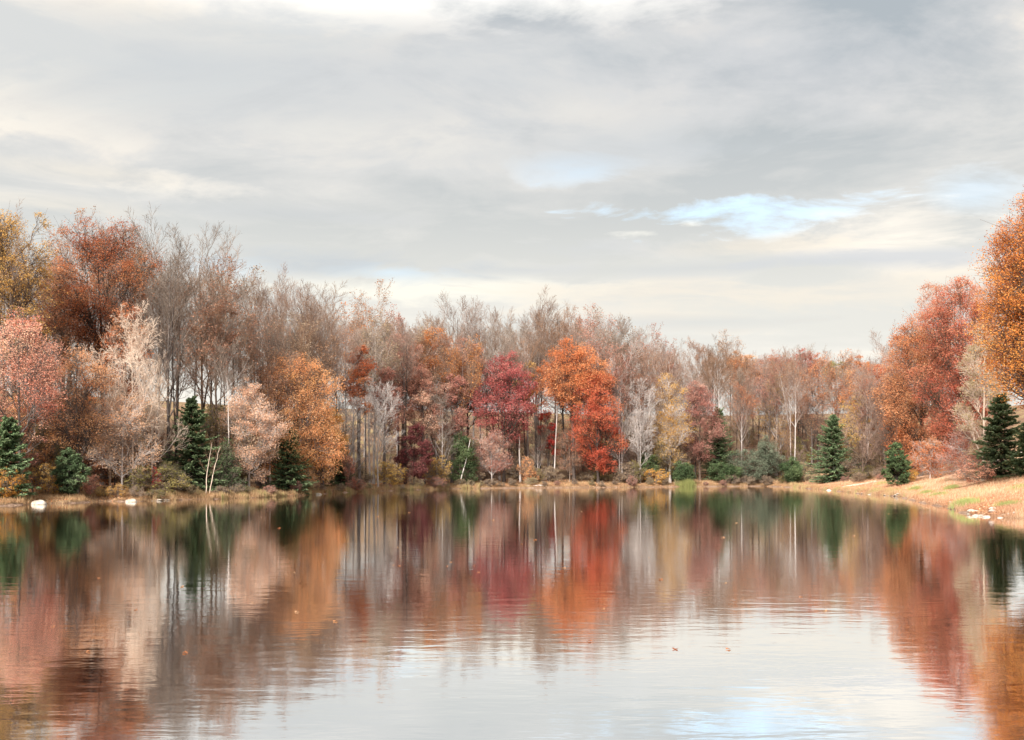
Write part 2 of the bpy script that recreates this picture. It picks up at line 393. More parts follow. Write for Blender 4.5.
def trunk_line(H, r, rng, K=12, wob=.012, lean=(0, 0), flare=1.5, tip=.12):
    z = np.linspace(0, 1, K); w_ = np.cumsum(rng.normal(0, wob * H / K ** .5, (K, 2)), 0) * z[:, None] ** .7
    P = np.stack([w_[:, 0] + lean[0] * H * z, w_[:, 1] + lean[1] * H * z, z * H - .3], -1)
    R = r * (1 - (1 - tip) * z ** .9); R[0] *= flare
    return P, R

def bare_meshes(H, seed, n1=15, t0=.4, l1=.34, a1=(42, 9), up1=.12, n2=8, n3=6, n4=4, r=None, leafn=0, droop=False, fork=0, tw=.0072):
    rng = np.random.default_rng(seed); r = r or H * .0082
    P, R = trunk_line(H * .93, r, rng, wob=.011)
    Ps, Rs = P[None], R[None]
    trunk = [tubes(Ps, Rs, 8)]
    if fork:
        P1, R1 = grow(Ps, Rs, fork, t0 * .8, .6, .55, (16, 4), 9, .75, rng, .10, .04, taper=.18, fall=.25)
        trunk.append(tubes(P1, R1, 7))
        A1, B1 = grow(Ps, Rs, n1, t0, .98, l1, a1, 8, .5, rng, up1, .07, taper=.18, fall=.34)
        A2, B2 = grow(P1, R1, max(5, n1 // 2), .25, .98, l1 * 1.1, a1, 8, .55, rng, up1, .07, taper=.18, fall=.3)
        L1, M1 = np.concatenate([A1, A2]), np.concatenate([B1, B2])
    else:
        L1, M1 = grow(Ps, Rs, n1, t0, .98, l1, a1, 8, .5, rng, up1, .07, taper=.18, fall=.34)
    trunk.append(tubes(L1, M1, 5))
    u = -.22 if droop else .09
    L2, M2 = grow(L1, M1, n2, .2, .98, .50, (32, 8), 5, .72, rng, .13 if not droop else -.02, .10, .012, fall=.5)
    L3, M3 = grow(L2, M2, n3, .15, 1, .54, (28, 9), 3, .6, rng, u, .07, .0095, .5, fall=.4)
    L4, M4 = grow(L3, M3, n4, .2, 1, .66, (27, 9), 2, .8, rng, u, .06, tw, .6, fall=.3)
    crown = [tubes(L2, M2, 4), tubes(L3, M3, 3), tubes(L4, M4, 3)]
    lv = None
    if leafn:
        tips = L4[:, -1]; c = tips[rng.integers(0, len(tips), leafn)] + rng.normal(0, .16, (leafn, 3))
        cl = (np.sin(c[:, 0] * .9 + seed) * np.sin(c[:, 1] * .8) * np.sin(c[:, 2] * .7) > -.25)
        c = c[cl]; lv = [leaves(c, .19, rng, np.clip(rng.normal(.5, .22, len(c)), 0, 1))]
    return trunk, crown, lv

def leafy_meshes(H, W, cb, seed, nblob=14, nclust=300, per=38, ls=.26, twigs=4, spread=.62, grad=0.0, shape='egg', tr=None, lean=(0, 0), rb=(.24, .38), blobs=None, cr=.011):
    """trunk + limbs + branches, and leaves in clumps through the crown's volume"""
    rng = np.random.default_rng(seed)
    r = tr or H * .013; z0 = H * cb; Hc = H - z0
    if blobs is None:
        t = (np.arange(nblob) + rng.uniform(.15, .85, nblob)) / nblob
        if shape == 'egg': pf = np.sin(np.pi * (.10 + .84 * t) ** .85) ** .6
        elif shape == 'vase': pf = np.sin(np.pi * (.08 + .82 * t ** 1.0) ** 1.35) ** .7
        elif shape == 'cone': pf = (1.04 - t) ** .8
        else: pf = np.sin(np.pi * (.12 + .80 * t)) ** .5
        br = W * .5 * rng.uniform(rb[0], rb[1], nblob) * 1.35 * (.55 + .45 * pf)
        az = np.arange(nblob) * 2.4 + rng.normal(0, .5, nblob)
        rr = np.maximum(W * .5 * pf - br * .62, .05) * rng.uniform(.35, 1.05, nblob) ** .6
        X = np.cos(az) * rr; Y = np.sin(az) * rr
        Z = z0 + br * .5 + t * np.maximum(Hc - br * 1.0, .2)
        Bc = np.stack([X, Y, Z], -1)
    else:
        blobs = np.array(blobs, float); Bc = blobs[:, :3]; br = blobs[:, 3]; nblob = len(Bc)
    P, R = trunk_line(min(H * .86, z0 + Hc * .75), r, rng, wob=.016, lean=lean)
    A = P[None]; Ra = R[None]
    hd = np.hypot(Bc[:, 0], Bc[:, 1])
    zs = np.clip(Bc[:, 2] - .75 * hd - .15 * Hc, H * .16, P[-1, 2]); k = np.interp(zs, P[:, 2], np.arange(len(P)))
    st = np.stack([np.interp(k, np.arange(len(P)), P[:, j]) for j in range(3)], -1)
    sr = np.interp(k, np.arange(len(P)), R)
    mid = st * .45 + Bc * .55; mid[:, 2] = st[:, 2] + (Bc[:, 2] - st[:, 2]) * .40
    limbs = bez(st, mid, Bc, 9, rng, .10)
    LR = (sr * .52)[:, None] * np.linspace(1, .25, 9)[None]
    trunk = [tubes(A, Ra, 8), tubes(limbs, LR, 6)]
    # clusters
    pr = br ** 2; bi = rng.choice(nblob, nclust, p=pr / pr.sum())
    dd = norm(rng.normal(size=(nclust, 3))); dd[:, 2] *= .85
    C = Bc[bi] + dd * (br[bi] * rng.uniform(.25, 1, nclust) ** .45)[:, None]
    C[:, 2] = np.maximum(C[:, 2], .35)
    li = rng.integers(3, 9, nclust); S = limbs[bi, li]
    Bm = (S + C) * .5; Bm[:, 2] -= .15 * np.linalg.norm(C - S, axis=1) * rng.uniform(-.4, 1, nclust)
    br_ = bez(S, Bm, C, 5, rng, .07); BR = np.maximum(LR[bi, li] * .55, .018)[:, None] * np.linspace(1, .4, 5)[None]
    trunk.append(tubes(br_, BR, 4))
    if twigs:
        T1, TR = grow(br_, BR, twigs, .35, 1, .55, (40, 14), 3, .6, rng, .05, .14, cr, .5, fall=.3)
        trunk.append(tubes(T1, TR, 3))
    if ls > .17: ls *= .68; per = int(per * 1.9)
    elif ls > .12: ls *= .8; per = int(per * 1.5)
    n = nclust * per
    ci = np.repeat(np.arange(nclust), per)
    cs = spread * rng.uniform(.6, 1.3, nclust) * np.clip(br[bi] / 1.6, .45, 1.15)
    c = C[ci] + np.clip(rng.normal(0, 1, (n, 3)), -2, 2) * cs[ci][:, None] * np.array([.62, .62, .42])
    bt = rng.uniform(0, 1, nblob); ct = rng.uniform(0, 1, nclust)
    tint = .40 * bt[bi[ci]] + .25 * ct[ci] + .35 * rng.uniform(0, 1, n) + grad * ((c[:, 2] - z0) / Hc - .5)
    lv = [leaves(c, ls, rng, np.clip(tint, 0, 1))]
    return trunk, lv

def conifer_meshes(H, W, seed, base=.04, step=.32, per=46, nl=(.13, .30), pw=.85, tr=None, up=-.10, dens=11):
    rng = np.random.default_rng(seed); per = int(per * 1.9)
    P, R = trunk_line(H, tr or H * .013, rng, wob=.004, tip=.06)
    zs, az, ln = [], [], []
    z = H * base
    while z < H * .985:
        k = int(dens * (1 - .45 * z / H)) + 2
        a = rng.uniform(0, 6.28) + np.arange(k) * 6.283 / k + rng.normal(0, .2, k)
        L = W * .5 * (1 - (z / H)) ** pw * rng.uniform(.45, 1.2, k) * (min(1, .72 + z / H * 2)) + .12
        zs += list(z + rng.normal(0, step * .3, k)); az += list(a); ln += list(L); z += step * (1 - .35 * z / H)
    zs, az, ln = map(np.array, (zs, az, ln)); n = len(zs)
    S = np.stack([np.zeros(n), np.zeros(n), zs], -1); hd = np.stack([np.cos(az), np.sin(az), np.zeros(n)], -1)
    E = S + hd * ln[:, None]; E[:, 2] += ln * (up + rng.normal(0, .16, n) + .55 * (zs / H) ** 1.5)
    M = (S + E) * .5; M[:, 2] -= ln * .10
    B = bez(S, M, E, 6, rng, .02); BR = (.012 + .012 * ln)[:, None] * np.linspace(1, .3, 6)[None]
    trunk = [tubes(P[None], R[None], 7), tubes(B, BR, 3)]
    t = rng.uniform(.12, 1.04, (n, per)) ** .75
    m = S[:, None] * (1 - t[..., None]) ** 2 + 2 * (t * (1 - t))[..., None] * M[:, None] + (t ** 2)[..., None] * E[:, None]
    side = np.stack([-np.sin(az), np.cos(az), np.zeros(n)], -1)[:, None]
    wdt = (.30 * ln)[:, None] * (1.05 - t) + .06
    sg = rng.uniform(-1, 1, (n, per)) * rng.uniform(.5, 1.5, (n, 1))
    c = m + side * (sg * wdt)[..., None]; c[..., 2] -= np.abs(sg) * wdt * .25 - rng.normal(0, .04, (n, per))
    c = c.reshape(-1, 3); k = len(c)
    d = norm((hd[:, None] + side * (sg * .9)[..., None] + rng.normal(0, .25, (n, per, 3))).reshape(-1, 3)); d[:, 2] -= .12
    L = rng.uniform(nl[0], nl[1], (k, 1)); s = norm(np.cross(d, rng.normal(0, .5, (k, 3)) + np.array([0, 0, 1.]))); Wd = L * .20
    v = np.stack([c - d * L * .5, c + s * Wd, c + d * L * .5, c - s * Wd], 1)
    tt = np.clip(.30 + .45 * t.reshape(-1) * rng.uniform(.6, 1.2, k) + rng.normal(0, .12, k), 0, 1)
    return trunk, [(v.reshape(-1, 3), np.arange(k * 4).reshape(k, 4), 0, np.repeat(tt, 4))]

def thing(name, x, y, label, cat, group=None, rz=None, z=None):
    e = bpy.data.objects.new(name, None); COL.objects.link(e); e.empty_display_size = .5
    e.location = (x, y, gz(x, y) if z is None else z); e.rotation_euler = (0, 0, random.uniform(0, 6.28) if rz is None else rz)
    return tag(e, label, cat, group)

random.seed(11)
USED = set()
def proto_obj(pname, chunks, mats): return mesh(pname, chunks, mats)

class Proto:
    """meshes of one kind, shared between the copies that the wood is made of"""
    def __init__(s, name, parts): s.name = name; s.parts = parts; s.first = None     # parts: (part name, mesh)
    def place(s, x, y, label, cat, group, scale, mats, rz=None, z=None, lean=(0, 0), name=None):
        if s.first is None:
            root = thing(name or s.name, x, y, label, cat, group, rz, z)
            for pn, me in s.parts: obj(pn, me, root)
            s.first = root
        else:
            root = s.first.copy(); COL.objects.link(root); root.name = name or s.name
            root.location = (x, y, gz(x, y) if z is None else z); root.rotation_euler = (0, 0, random.uniform(0, 6.28) if rz is None else rz)
            for k in ('label', 'category', 'group'):
                if k in root: del root[k]
            tag(root, label, cat, group)
            for ch in list(s.first.children):
                c = ch.copy(); COL.objects.link(c); c.parent = root
        root.scale = scale
        root.rotation_euler.x, root.rotation_euler.y = lean
        ch = [c for c in COL.objects if False]
        return root

def setmats(root, mats):
    for c in root.children:
        k = c.name.split('.')[0]
        if k in mats:
            c.material_slots[0].link = 'OBJECT'; c.material_slots[0].material = mats[k]

# ---- prototypes of leafless and nearly leafless trees, 20 m tall
BM, TM = BARK['grey'], BARK['twig_brown']
bare_specs = [dict(seed=1, t0=.42), dict(seed=2, t0=.34, l1=.38, fork=2), dict(seed=3, t0=.5, l1=.30, a1=(34, 8)), dict(seed=4, t0=.38, n1=18, a1=(50, 9), l1=.33),
              dict(seed=5, t0=.30, fork=3, l1=.34, a1=(36, 8)), dict(seed=6, t0=.55, l1=.36, a1=(38, 9), fork=1), dict(seed=7, t0=.45, l1=.28, n1=20)]
BARE = []
for sp in bare_specs:
    tr_, cr_, _ = bare_meshes(20, **sp)
    BARE.append(Proto('bare_tree', [('trunk', mesh('trunk', tr_, [BM], True)), ('branches', mesh('branches', cr_, [TM]))]))
STRAIGHT = []   # straight trunks with the crown high up
for sp in (dict(seed=15, t0=.60, l1=.30, n1=12), dict(seed=16, t0=.66, l1=.27, a1=(38, 8)), dict(seed=17, t0=.56, l1=.30, fork=1, n1=12)):
    tr_, cr_, _ = bare_meshes(20, r=.15, **sp)
    STRAIGHT.append(Proto('bare_tree', [('trunk', mesh('trunk', tr_, [BM], True)), ('branches', mesh('branches', cr_, [TM]))]))
BROWN = []      # leafless-looking crowns that still hold brown leaves
for sp in (dict(seed=21, t0=.36, fork=2, l1=.37), dict(seed=22, t0=.42, n1=18, l1=.36), dict(seed=23, t0=.48, l1=.34, fork=2)):
    tr_, cr_, lv_ = bare_meshes(20, leafn=5200, **sp)
    BROWN.append(Proto('thinning_tree', [('trunk', mesh('trunk', tr_, [BM], True)), ('branches', mesh('branches', cr_, [TM])), ('leaves', mesh('leaves', lv_, [LEAF['brown']]))]))
SAP = []        # saplings and understorey trees, 8 m tall
for sp in (dict(seed=31, t0=.22, l1=.42, fork=2), dict(seed=32, t0=.18, l1=.38, n1=18, a1=(50, 9)), dict(seed=33, t0=.3, l1=.40, droop=True), dict(seed=34, t0=.25, l1=.45, fork=1, a1=(55, 9))):
    tr_, cr_, _ = bare_meshes(8, r=.07, tw=.008, n4=3, **sp)
    SAP.append(Proto('sapling', [('trunk', mesh('trunk', tr_, [BARK['pale']], True)), ('branches', mesh('branches', cr_, [BARK['pale']]))]))
BIRCH = []      # fine pale-twigged trees, 13 m tall
for sp in (dict(seed=51, t0=.18, l1=.36, fork=2, n1=18), dict(seed=52, t0=.15, l1=.34, n1=22, a1=(52, 9)), dict(seed=53, t0=.2, l1=.36, droop=True, n1=18, fork=1), dict(seed=54, t0=.25, l1=.38, fork=3, a1=(46, 9))):
    tr_, cr_, _ = bare_meshes(13, r=.10, tw=.0075, n4=5, **sp)
    BIRCH.append(Proto('birch_tree', [('trunk', mesh('trunk', tr_, [BARK['pale']], True)), ('branches', mesh('branches', cr_, [BARK['pale']]))]))
UND = []        # understorey trees with thin leaves, 8 m tall
for sd_ in range(4):
    tr_, lv_ = leafy_meshes(8, 5.2, .12, 500 + sd_, nblob=13, nclust=190, per=17, ls=.19, twigs=7, spread=.62, tr=.08, shape='egg', cr=.009)
    UND.append(Proto('understorey_tree', [('trunk', mesh('trunk', tr_, [BARK['twig_grey']])), ('crown', mesh('crown', lv_, [LEAF['bramble']]))]))
SHRUB = []
for sd_ in range(5):
    tr_, lv_ = leafy_meshes(2.6, 3.4, .02, 300 + sd_, nblob=9, nclust=130, per=16, ls=.15, twigs=8, spread=.5, tr=.04, shape='round', cr=.009)
    SHRUB.append(Proto('shrub', [('stems', mesh('stems', tr_, [BARK['twig_grey']])), ('foliage', mesh('foliage', lv_, [LEAF['bramble']]))]))

shY = lambda x: F * CAMH / (np.interp(x, [p[0] for p in SHORE_PX], [p[1] for p in SHORE_PX]) - HOR)
EX = lambda x: float(np.interp(x, [775, 822, 905], [0, 17, 24]))
def at(x, d):
    """point at picture column x, d metres beyond the shore"""
    Y = float(shY(x)) + d; return (x - 512) / F * Y, Y
def top_h(ytop, Y, z): return CAMH - z + (HOR - ytop) * Y / F

# ---- single trees that stand out: built one by one
OCC = []
def clear(x, d, half=0):
    return not any(abs(x - a) < w_ * .5 + half and d < dd + .6 for a, w_, dd in OCC)
def special(name, x, ytop, d, wpx, cb, leaf, label, cat='tree', seed=0, bark='dark', Y=None, **kw):
    if Y is None: X, Y = at(x, d)
    else: X = (x - 512) / F * Y
    OCC.append((x, wpx * .8, d if 0 < d < 9 else 0))
    z = gz(X, Y); H = top_h(ytop, Y, z); W = wpx * Y / F
    tr_, lv_ = leafy_meshes(H, W, cb, seed, **kw)
    root = thing(name, X, Y, label, cat, None, 0)
    obj('trunk', mesh('trunk', tr_, [BARK[bark]]), root); obj('crown', mesh('crown', lv_, [LEAF[leaf]]), root)
    return root
def conifer(name, x, ytop, d, wpx, label, leaf='spruce', seed=0, Y=None, **kw):
    if Y is None: X, Y = at(x, d)
    else: X = (x - 512) / F * Y
    OCC.append((x, wpx, d + 2))
    z = gz(X, Y); H = top_h(ytop, Y, z); W = wpx * 1.22 * Y / F
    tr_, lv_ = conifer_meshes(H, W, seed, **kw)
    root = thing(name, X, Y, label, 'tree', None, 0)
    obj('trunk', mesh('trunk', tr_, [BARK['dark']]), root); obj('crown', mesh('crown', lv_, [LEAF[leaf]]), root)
    return root

S = special
# left stand
S('oak_tree', 14, 205, 11, 96, .42, 'olive', 'tall olive-gold oak with thin leaves at the far left edge', seed=41, bark='brown', nblob=18, nclust=420, per=26, ls=.17, twigs=7, shape='vase', spread=.6)
S('oak_tree', 104, 219, 13, 112, .40, 'rust', 'tall rust-red oak with a broad spreading crown near the left edge', seed=42, bark='dark', nblob=22, nclust=560, per=30, ls=.18, twigs=6, shape='vase', spread=.6, grad=-.25)
S('oak_tree', 62, 262, 15, 70, .50, 'rust2', 'orange oak between the olive-gold oak and the rust-red oak', seed=43, bark='brown', nblob=12, nclust=230, per=22, ls=.17, twigs=6, shape='egg')
S('oak_tree', 128, 300, 8, 62, .45, 'rust2', 'small orange-leaved tree under the right side of the rust-red oak', seed=44, bark='brown', nblob=12, nclust=200, per=26, ls=.17, twigs=5)
S('maple_tree', 20, 308, 4.5, 100, .30, 'coral', 'coral-pink maple by the water at the far left', seed=45, bark='grey', nblob=20, nclust=420, per=34, ls=.155, twigs=5, spread=.6)
S('maple_tree', 78, 350, 4.5, 86, .16, 'peach', 'low pale peach maple behind the left shore boulder', seed=46, bark='grey', nblob=16, nclust=300, per=30, ls=.14, twigs=5)
S('maple_tree', 122, 392, 3.5, 80, .16, 'cream', 'low creamy maple standing behind the smaller boulder', seed=47, bark='pale', nblob=16, nclust=280, per=28, ls=.14, twigs=6)
S('maple_tree', 294, 354, 5, 112, .08, 'peach', 'large rounded peach-orange maple right of the left spruce', seed=48, bark='grey', nblob=30, nclust=640, per=44, ls=.19, twigs=2, shape='egg', spread=.65)
S('maple_tree', 249, 378, 4, 66, .10, 'cream', 'pale cream-peach maple against the left side of the peach-orange maple', seed=49, bark='pale', nblob=16, nclust=330, per=30, ls=.17, twigs=6)
S('maple_tree', 323, 398, 3.5, 46, .28, 'amber', 'amber-yellow maple at the right foot of the peach-orange maple', seed=50, bark='grey', nblob=12, nclust=200, per=34, ls=.18)
# middle wood
S('oak_tree', 360, 346, 7, 40, .50, 'rust', 'small brick-red crown standing left of the rusty trees', seed=51, nblob=11, nclust=190, per=26, ls=.24, bark='grey')
S('oak_tree', 402, 334, 16, 58, .45, 'rosebrown', 'rose-brown oak with a wide crown behind the pale saplings', seed=52, nblob=16, nclust=360, per=30, ls=.26, bark='brown')
S('oak_tree', 432, 327, 15, 62, .45, 'rust', 'rust-brown oak with the highest leafy crown of the middle wood', seed=53, nblob=16, nclust=380, per=28, ls=.26, bark='brown')
S('oak_tree', 468, 338, 12, 52, .45, 'rosebrown', 'rose-brown oak just left of the crimson maple', seed=54, nblob=15, nclust=330, per=30, ls=.26, bark='dark')
S('oak_tree', 385, 364, 8, 46, .40, 'rosebrown', 'brownish-pink tree under the wide rose-brown oak', seed=55, nblob=13, nclust=230, per=26, ls=.24, bark='grey')
S('maple_tree', 424, 366, 8, 44, .35, 'pink', 'dusty pink tree above the maroon shrubby tree', seed=56, nblob=13, nclust=260, per=28, ls=.25, bark='grey')
S('maple_tree', 452, 372, 6, 40, .36, 'pink', 'dusty pink tree directly behind the dark green rhododendron', seed=57, nblob=12, nclust=220, per=26, ls=.25, bark='grey')
S('plum_tree', 414, 423, 3, 37, .10, 'maroon', 'low maroon tree with dense dark leaves near the water', seed=58, nblob=14, nclust=280, per=34, ls=.20, bark='dark')
S('maple_tree', 504, 352, 6, 74, .34, 'crimson', 'crimson maple left of the orange-red oak', seed=59, nblob=22, nclust=470, per=34, ls=.25, bark='dark')
S('maple_tree', 492, 428, 3, 50, .22, 'pink', 'small pinkish-red maple under the crimson maple', seed=60, nblob=12, nclust=200, per=26, ls=.20, bark='pale')
S('maple_tree', 527, 358, 12, 26, .55, 'gold', 'golden crown squeezed between the crimson maple and the orange-red oak', seed=61, nblob=9, nclust=170, per=32, ls=.25, bark='grey')
S('oak_tree', 574, 341, 7, 82, .50, 'orange', 'orange oak with a tall lumpy crown over the flame-red maple', seed=62, nblob=18, nclust=420, per=40, ls=.26, bark='dark', rb=(.3, .44))
S('maple_tree', 598, 370, 4, 62, .10, 'redorange', 'flame-red maple reaching down to the water below the orange oak', seed=63, nblob=20, nclust=520, per=36, ls=.23, bark='dark', grad=.35)
S('maple_tree', 548, 408, 10, 26, .3, 'scarlet', 'slim scarlet tree among bare trunks left of the flame-red maple', seed=64, nblob=8, nclust=120, per=26, ls=.22, bark='grey')
S('poplar_tree', 670, 376, 4, 54, .14, 'gold', 'golden-yellow tree leaning over the shore right of the white bare tree', seed=65, nblob=16, nclust=290, per=24, ls=.22, twigs=7, bark='pale')
S('maple_tree', 700, 380, 6, 52, .16, 'pink', 'dull coral-red tree left of the narrow dark fir', seed=66, nblob=16, nclust=330, per=30, ls=.24, bark='brown')
S('oak_tree', 640, 372, 12, 36, .4, 'brown', 'pale brown tree behind the white bare tree', seed=67, nblob=12, nclust=160, per=16, ls=.22, twigs=8, bark='pale')
# far right wood
S('oak_tree', 742, 352, 34, 44, .66, 'rust2', 'orange-brown crown on the skyline above the narrow dark fir', seed=68, nblob=13, nclust=240, per=26, ls=.28, bark='brown')
S('oak_tree', 776, 355, 38, 40, .66, 'rust2', 'orange crown on the skyline left of the deep red crown', seed=69, nblob=13, nclust=230, per=26, ls=.28, bark='grey')
S('oak_tree', 806, 349, 52, 40, .6, 'brick', 'deep red crown on the skyline above the far spruce', seed=70, nblob=13, nclust=220, per=26, ls=.28, bark='brown')
S('oak_tree', 836, 361, 54, 28, .80, 'green', 'olive-green crown on the skyline above the far spruce', seed=71, nblob=10, nclust=150, per=24, ls=.28, bark='brown')
S('oak_tree', 862, 356, 48, 42, .4, 'rust2', 'orange crown left of the tall orange maple on the far bank', seed=72, nblob=13, nclust=230, per=26, ls=.28, bark='grey')
S('birch_tree', 776, 374, 15, 42, .3, 'gold', 'thin tree with sparse golden leaves above the dark evergreen shrubs', seed=73, nblob=13, nclust=190, per=14, ls=.22, twigs=8, bark='pale')
S('birch_tree', 858, 388, 30, 40, .3, 'gold', 'thin tree with sparse golden leaves right of the far spruce', seed=74, nblob=13, nclust=180, per=16, ls=.22, twigs=8, bark='grey')
S('birch_tree', 812, 384, 30, 44, .3, 'brown', 'brownish thin-crowned tree behind the far spruce', seed=75, nblob=12, nclust=170, per=18, ls=.22, twigs=8, bark='grey')
# right bank
S('maple_tree', 884, 360, 0, 52, .30, 'orange', 'orange maple behind the round cedar on the right bank', seed=76, Y=132, nblob=14, nclust=280, per=32, ls=.24, bark='pale')
S('oak_tree', 921, 318, 0, 88, .03, 'rust2', 'large rusty-orange oak at the left end of the right bank trees', seed=77, Y=112, shape='round', nblob=34, nclust=900, per=34, ls=.22, bark='brown')
S('oak_tree', 962, 278, 0, 92, .03, 'brick', 'tall dark red oak in the middle of the right bank trees', seed=78, Y=104, shape='round', nblob=38, nclust=1000, per=34, ls=.21, bark='brown')
S('oak_tree', 932, 279, 0, 50, .55, 'rust2', 'thin russet tree whose twiggy top rises above the rusty-orange oak', seed=79, Y=122, nblob=12, nclust=200, per=10, ls=.2, twigs=8, bark='twig_rust')
S('elm_tree', 984, 322, 0, 56, .12, 'tangreen', 'tan-green half-bare tree behind the right bank spruces', seed=80, Y=88, nblob=18, nclust=400, per=18, ls=.16, twigs=9, bark='cream')
S('maple_tree', 965, 425, 0, 60, .08, 'rosy', 'low rosy-leaved tree at the foot of the dark red oak', seed=81, Y=92, nblob=13, nclust=240, per=26, ls=.16, twigs=6, bark='pale')
S('maple_tree', 930, 436, 0, 44, .08, 'rust2', 'low orange tree right of the round cedar', seed=82, Y=103, nblob=12, nclust=200, per=24, ls=.17, twigs=6, bark='pale')
S('maple_tree', 1042, 176, 0, 118, .24, 'copper', 'huge glowing orange maple cut by the right edge', seed=83, Y=66, nblob=38, nclust=1700, per=60, ls=.115, bark='brown', spread=.62, twigs=3, grad=-.3, rb=(.30, .42))
# evergreens
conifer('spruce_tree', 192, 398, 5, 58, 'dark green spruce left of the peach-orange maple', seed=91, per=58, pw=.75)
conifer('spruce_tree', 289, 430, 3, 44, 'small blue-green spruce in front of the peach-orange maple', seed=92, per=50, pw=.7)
S('cedar_tree', 69, 449, 2.4, 33, .03, 'spruce', 'short dark cedar between the two shore boulders', seed=93, nblob=16, nclust=300, per=46, ls=.14, twigs=3, shape='egg', spread=.36)
conifer('spruce_tree', 8, 420, 2.8, 44, 'bluish spruce at the far left edge of the shore', seed=94, per=60, pw=.6)
S('hemlock_tree', 226, 438, 3.4, 40, .04, 'cedar', 'loose green hemlock behind the two leaning pale stems', seed=95, nblob=16, nclust=230, per=20, ls=.15, twigs=8, shape='cone', bark='twig_grey')
conifer('hemlock_tree', 340, 446, 5, 26, 'dark green hemlock just right of the amber-yellow maple', seed=96, per=46, pw=.6)
conifer('fir_tree', 718, 408, 7, 32, 'narrow dark fir right of the dull coral-red tree', seed=97, per=46, pw=.6)
conifer('spruce_tree', 833, 414, 17, 50, 'broad blue-green spruce standing alone on the far shore', seed=98, per=60, pw=.8)
S('cedar_tree', 897, 442, 0, 30, .02, 'cedar', 'round dark green cedar on the right bank', seed=99, Y=101, nblob=18, nclust=330, per=60, ls=.15, twigs=2, shape='egg', spread=.34)
conifer('spruce_tree', 1001, 395, 0, 50, 'green spruce on the slope in front of the huge orange maple', seed=100, Y=83, per=70, pw=.7)
conifer('spruce_tree', 1032, 422, 0, 50, 'bluish spruce cut by the right edge below the huge orange maple', seed=101, Y=78, per=70, pw=.7)

def rhodo(x, ytop, d, wpx, label, seed, leaf='greygreen', name='evergreen_shrub'):
    return special(name, x, ytop, d, wpx, .05, leaf, label, 'shrub', seed, 'brown', nblob=13, nclust=210, per=44, ls=.2, twigs=3, shape='round')
rhodo(463, 434, 2.5, 38, 'dark green rhododendron with a pale stem leaning across it', 111, 'cedar')
rhodo(748, 448, 3, 44, 'dark blue-green evergreen shrub nearest the narrow fir', 112)
rhodo(768, 436, 7, 40, 'grey-green evergreen shrub behind the row of dark shrubs', 113)
rhodo(792, 458, 4, 26, 'smallest dark evergreen shrub left of the far spruce', 114, 'cedar')
rhodo(725, 462, 2.5, 30, 'low black-green shrub at the foot of the narrow fir', 115, 'cedar')
rhodo(683, 462, 1.5, 26, 'black-green shrub hanging over the water under the golden-yellow tree', 116, 'cedar')
rhodo(648, 452, 5, 24, 'dark shrub behind the roots of the white bare tree', 117, 'cedar')

# ---- single leafless trees that stand out
def one_bare(proto, x, ytop, d, label, bark, twig, wid=1.0, name='bare_tree', group=None, leaf=None, lean=(0, 0), ref=20.0, Y=None, cat='tree'):
    if Y is None: X, Y = at(x, d)
    else: X = (x - 512) / F * Y
    z = gz(X, Y); H = top_h(ytop, Y, z); s = H / (ref * .97)
    r = proto.place(X, Y, label, cat, group, (s * wid, s * wid, s), None, lean=lean, name=name)
    mm = {'trunk': BARK[bark], 'branches': BARK[twig]}
    if leaf: mm['leaves'] = LEAF[leaf]
    setmats(r, mm); return r
OB = one_bare
OB(BARE[4], 168, 243, 9, 'tall grey bare tree just right of the rust-red oak', 'grey', 'twig_grey')
OB(BARE[1], 203, 252, 11, 'tall bare tree with a fan of fine twigs above the left spruce', 'brown', 'twig_grey')
OB(BROWN[0], 216, 282, 7, 'brown-leaved tree with wide boughs above the pale cream-peach maple', 'brown', 'twig_brown', leaf='brown', name='thinning_tree')
OB(BARE[0], 302, 299, 16, 'bare tree on the skyline directly above the peach-orange maple', 'grey', 'twig_mauve')
OB(BARE[2], 268, 288, 14, 'slim bare tree on the skyline left of the peach-orange maple', 'grey', 'twig_mauve')
OB(BIRCH[2], 133, 322, 4, 'feathery cream-white bare tree behind the creamy maple', 'cream', 'cream', wid=.8, name='birch_tree', ref=13)
OB(BIRCH[0], 110, 352, 5.5, 'feathery cream bare tree under the rust-red oak', 'cream', 'cream', wid=.9, name='birch_tree', ref=13)
OB(BIRCH[3], 152, 372, 5, 'whitish bare tree left of the left spruce', 'pale', 'cream', wid=.9, name='birch_tree', ref=13)
OB(BIRCH[1], 640, 384, 3.5, 'white bare tree with low spreading twigs by the far shore', 'pale', 'pale', wid=1.2, name='birch_tree', ref=13)
OB(BIRCH[0], 622, 362, 5, 'white-grey bare tree against the right side of the flame-red maple', 'pale', 'pale', name='birch_tree', ref=13)
OB(BIRCH[1], 350, 400, 3, 'pale grey bare sapling right of the amber-yellow maple', 'pale', 'pale', wid=1.2, name='birch_tree', ref=13)
OB(BIRCH[3], 378, 392, 3.5, 'pale grey bare tree left of the maroon tree', 'pale', 'pale', wid=1.1, name='birch_tree', ref=13)
OB(BIRCH[2], 442, 396, 3.2, 'pale twiggy tree between the maroon tree and the rhododendron', 'pale', 'twig_grey', name='birch_tree', ref=13)
OB(BARE[3], 456, 309, 26, 'pale bare crown on the skyline above the rust-brown oak', 'grey', 'twig_mauve', wid=1.15)
OB(BARE[4], 536, 311, 22, 'broad bare crown on the skyline between the crimson maple and orange oak', 'grey', 'twig_mauve', wid=1.1)
OB(BARE[1], 885, 342, 0, 'bare tree on the skyline above the orange maple of the right bank', 'pale', 'twig_mauve', wid=1.0, Y=160)
